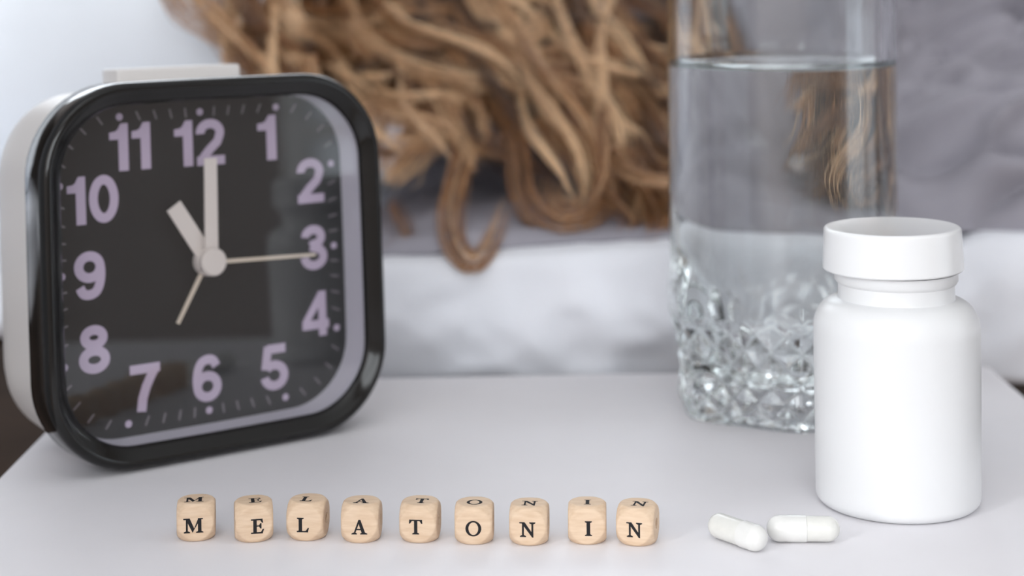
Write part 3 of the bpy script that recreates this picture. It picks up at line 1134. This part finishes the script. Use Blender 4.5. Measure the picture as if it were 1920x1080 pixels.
# ------------------------------------------------------------------ letter cubes
def rect(x0_, y0_, x1_, y1_):
    return [(x0_, y0_), (x1_, y0_), (x1_, y1_), (x0_, y1_)]


def serif(cx, y, wd, up, t=0.055):
    """bracketed serif, thin slab with a small rise; up = +1 sits at the bottom, -1 hangs from the top"""
    s = up
    return [[(cx - wd / 2, y), (cx + wd / 2, y), (cx + wd / 2, y + s * t * 0.7), (cx + wd * 0.22, y + s * t * 1.8), (cx - wd * 0.22, y + s * t * 1.8), (cx - wd / 2, y + s * t * 0.7)]]


def glyph(ch):
    """polygons, cap height 1, centred on x"""
    P = []
    if ch == 'I':
        P = [rect(-.11, 0, .11, 1)] + serif(0, 0, .46, 1) + serif(0, 1, .46, -1)
    elif ch == 'L':
        P = [rect(-.28, 0, -.07, 1), rect(-.42, 0, .36, .07), [(.10, .06), (.36, .06), (.42, .28), (.36, .28), (.24, .10)]] + serif(-.175, 1, .46, -1) + serif(-.2, 0, .44, 1)
    elif ch == 'E':
        P = [rect(-.26, 0, -.05, 1), rect(-.42, 0, .38, .065), rect(-.42, .935, .36, 1), [(.38, .06), (.46, .28), (.39, .28), (.26, .06)], [(.36, .94), (.40, .75), (.34, .75), (.22, .94)],
             rect(-.06, .49, .26, .545), [(.22, .35), (.28, .35), (.28, .69), (.22, .69), (.14, .545), (.14, .49)]]
    elif ch == 'T':
        P = [rect(-.10, 0, .10, 1), rect(-.44, .935, .44, 1), [(-.44, 1), (-.46, .76), (-.40, .76), (-.28, .94)], [(.44, 1), (.28, .94), (.40, .76), (.46, .76)]] + serif(0, 0, .46, 1)
    elif ch == 'A':
        P = [[(-.04, 1.0), (.07, 1.0), (.42, .03), (.20, .03), (-.06, .84)], [(-.06, .98), (.0, .86), (-.32, .03), (-.40, .03)], rect(-.25, .30, .22, .365)] + serif(-.36, 0, .36, 1) + serif(.31, 0, .48, 1)
    elif ch == 'M':
        P = [rect(-.50, 0, -.40, 1), rect(.34, 0, .55, 1), [(-.52, 1), (-.26, 1), (.06, .26), (-.05, .02)], [(-.05, .02), (.04, .20), (.36, 1), (.48, 1), (.46, .92)]]
        P += serif(-.45, 0, .40, 1) + serif(.445, 0, .48, 1) + [rect(-.68, .945, -.26, 1), rect(.35, .945, .66, 1)]
    elif ch == 'N':
        P = [rect(-.36, 0, -.26, 1), rect(.30, .08, .40, 1), [(-.44, 1), (-.20, 1), (.40, .14), (.40, -.03), (.34, -.03)], rect(-.54, .945, -.20, 1)] + serif(-.31, 0, .40, 1) + serif(.35, 1, .40, -1)
    elif ch == 'O':
        n = 36
        for k in range(n):
            a, b = 2 * PI * k / n, 2 * PI * (k + 1) / n
            P.append([(.54 * math.cos(a), .5 + .525 * math.sin(a)), (.54 * math.cos(b), .5 + .525 * math.sin(b)), (.36 * math.cos(b), .5 + .455 * math.sin(b)), (.36 * math.cos(a), .5 + .455 * math.sin(a))])
    return P


def grow(poly, d):
    n = len(poly)
    out = []
    for k in range(n):
        (ax, ay), (bx, by), (cx, cy) = poly[k - 1], poly[k], poly[(k + 1) % n]
        e1, e2 = Vector((by - ay, ax - bx)), Vector((cy - by, bx - cx))
        if e1.length < 1e-9 or e2.length < 1e-9:
            out.append((bx, by))
            continue
        e1.normalize()
        e2.normalize()
        m = e1 + e2
        q = m.length_squared
        m = m * (2 / q) if q > 0.8 else m.normalized() * 1.6
        out.append((bx + m.x * d, by + m.y * d))
    return out


def glyph_mesh(ch, h):
    V, Fc = [], []
    for lv, poly in enumerate(glyph(ch)):
        area = sum(poly[k][0] * poly[(k + 1) % len(poly)][1] - poly[(k + 1) % len(poly)][0] * poly[k][1] for k in range(len(poly)))
        if area < 0:
            poly = poly[::-1]
        poly = grow(poly, 0.018)
        b = len(V)
        V += [(x * h, (y - .5) * h, lv % 9 * 2e-6) for x, y in poly]
        Fc.append(tuple(range(b, b + len(poly))))
    me = bpy.data.meshes.new('printed_letter')
    me.from_pydata(V, [], Fc)
    me.materials.append(M['ink'])
    return me


CUBE = 0.0102


def cube_mesh():
    n = 26
    a = CUBE / 2
    R = 0.672 * CUBE
    bm = bmesh.new()
    bmesh.ops.create_grid(bm, x_segments=n, y_segments=n, size=a)
    for v in bm.verts:
        v.co.z = a
    src = bm.copy()
    base = [(v.co.copy()) for v in bm.verts]
    fcs = [[v.index for v in f.verts] for f in bm.faces]
    bm.free()
    src.free()
    V, Fc = [], []
    for rot in (Matrix.Identity(3), Matrix.Rotation(PI / 2, 3, 'X'), Matrix.Rotation(PI, 3, 'X'), Matrix.Rotation(-PI / 2, 3, 'X'), Matrix.Rotation(PI / 2, 3, 'Y'), Matrix.Rotation(-PI / 2, 3, 'Y')):
        b = len(V)
        for c in base:
            p = rot @ c
            # round the edges a little, then the corners strongly
            q = 14.0
            nn = (abs(p.x / a) ** q + abs(p.y / a) ** q + abs(p.z / a) ** q) ** (1 / q)
            p = p / nn
            r = p.length
            if r > R:
                p = p * (R / r)
            V.append(p)
        Fc += [[b + i for i in f] for f in fcs]
    me = bpy.data.meshes.new('wooden_cube')
    me.from_pydata([tuple(v) for v in V], [], Fc)
    bm = bmesh.new()
    bm.from_mesh(me)
    bmesh.ops.remove_doubles(bm, verts=bm.verts[:], dist=1e-6)
    bmesh.ops.recalc_face_normals(bm, faces=bm.faces[:])
    bm.to_mesh(me)
    bm.free()
    # string hole through the sides
    hole = bpy.data.meshes.new('hole')
    bm = bmesh.new()
    bmesh.ops.create_cone(bm, cap_ends=True, segments=32, radius1=0.00145, radius2=0.00145, depth=CUBE * 1.4, matrix=Matrix.Rotation(PI / 2, 4, 'Y'))
    bm.to_mesh(hole)
    bm.free()
    oa = bpy.data.objects.new('a', me)
    ob = bpy.data.objects.new('b', hole)
    COL.objects.link(oa)
    COL.objects.link(ob)
    md = oa.modifiers.new('cut', 'BOOLEAN')
    md.operation = 'DIFFERENCE'
    md.object = ob
    md.solver = 'EXACT'
    dg = bpy.context.evaluated_depsgraph_get()
    res = bpy.data.meshes.new_from_object(oa.evaluated_get(dg))
    bpy.data.objects.remove(oa)
    bpy.data.objects.remove(ob)
    res.name = 'wooden_cube'
    res.materials.clear()
    res.materials.append(M['wood'])
    res.polygons.foreach_set('use_smooth', [True] * len(res.polygons))
    res.set_sharp_from_angle(angle=math.radians(28))
    return res


cube_me = cube_mesh()
tube = bpy.data.meshes.new('string_hole')
_V, _F = [], []
for _k in range(24):
    for _x in (-0.0047, 0.0047):
        _V.append((_x, 0.00142 * math.cos(2 * PI * _k / 24), 0.00142 * math.sin(2 * PI * _k / 24)))
for _k in range(24):
    _a, _b = 2 * _k, 2 * ((_k + 1) % 24)
    _F.append((_a, _a + 1, _b + 1, _b))
tube.from_pydata(_V, [], _F)
tube.materials.append(M['hole'])
tube.polygons.foreach_set('use_smooth', [True] * len(tube.polygons))

# letter, centre x and contact y in the photograph, visible turn, offsets of the letter on front and on top (mm), label
CUBES = [
    ('M', 368.5, 1015, 2.8, -0.6, -0.6, 'wooden letter cube printed M, at the row end near the clock'),
    ('E', 475.5, 1017, -2.5, 0.75, 0.4, 'wooden letter cube printed E, between the M and L cubes'),
    ('L', 578.0, 1014, 12.0, -0.4, -0.1, 'wooden letter cube printed L, between the E and A cubes'),
    ('A', 678.6, 1018, 8.0, 0.0, 0.1, 'wooden letter cube printed A, between the L and T cubes'),
    ('T', 788.5, 1018, 9.0, -0.5, 0.5, 'wooden letter cube printed T, between the A and O cubes'),
    ('O', 890.0, 1021, 4.0, 0.0, 0.1, 'wooden letter cube printed O, between the T and N cubes'),
    ('N', 993.0, 1023, 5.0, -0.15, 0.1, 'wooden letter cube printed N, between the O and I cubes'),
    ('I', 1101.4, 1021, 1.0, 0.35, 0.1, 'wooden letter cube printed I, between the two N cubes'),
    ('N', 1196.0, 1024, 11.0, 0.0, 0.6, 'wooden letter cube printed N, at the row end near the capsules'),
]
glyphs = {c: glyph_mesh(c, 0.0038) for c in 'MELATONI'}
for ch, px, py, phi, fo, to, lab in CUBES:
    yc = at(px, py, 1.0)
    s = EYE / (EYE - yc.z)                     # where the line of sight meets the table
    zc = s + 0.0043
    X = at(px, py - 30, zc).x
    th = -math.atan2(X, zc) - math.radians(phi)
    t = thing('letter_cube', lab, 'cube', (X, zc, 0), th, 'wooden letter cubes')
    o = link('wooden_cube', cube_me, None, t)
    o.location = (0, 0, CUBE / 2)
    o = link('string_hole', tube, None, t)
    o.location = (0, 0, CUBE / 2)
    o = link('printed_letter', glyphs[ch], None, t)
    o.location = (fo * 1e-3, -CUBE / 2 - 0.00003, CUBE / 2 - 0.0006)
    o.rotation_euler = (PI / 2, 0, 0)
    o = link('printed_letter', glyphs[ch], None, t)
    o.location = (to * 1e-3, -0.0008, CUBE + 0.00003)


# ------------------------------------------------------------------ capsules
def make_capsule(label, px, py, direction, cap_len, body_first):
    r = 0.00335
    c = at(px, py, 1.0)
    s = (EYE - r) / (EYE - c.z)
    P = c * 1.0
    P = Vector((c.x * s, s, 0))
    ang = math.atan2(direction[1], direction[0])
    t = thing('capsule', label, 'capsule', (P.x, P.y, 0), ang, 'white capsules')
    half = 0.0097
    rc = 0.00348
    capx = -half + cap_len                     # the cap covers the end at -x
    bodyp = [(0, half)] + [(0.0033 * math.cos(math.radians(a)), half - 0.0033 + 0.0033 * math.sin(math.radians(a))) for a in range(80, -1, -10)] + [(0.0033, capx - 0.001), (0, capx - 0.001)]
    capp = [(0, -half)] + [(rc * math.cos(math.radians(a)), -half + rc + rc * math.sin(math.radians(a))) for a in range(-80, 1, 10)] + \
           [(rc * 0.985, -half + rc + 0.0018), (rc, -half + rc + 0.0024), (rc, capx - 0.0001), (0.0033, capx), (0, capx)]
    rot = Matrix.Translation((0, 0, rc)) @ Matrix.Rotation(PI / 2, 4, 'Y')
    lathe('capsule_body', bodyp[::-1], M['capsule'], t, 48, 60).matrix_local = rot
    lathe('capsule_cap', capp, M['capsulecap'], t, 48, 60).matrix_local = rot
    return t


make_capsule('white gelatin capsule lying slanted, nearer to the letter cubes', 1382.7, 998, (-0.62, 0.78), 0.0075, False)
make_capsule('white gelatin capsule lying crosswise in front of the pill bottle', 1505.8, 992, (0.995, -0.06), 0.0105, False)
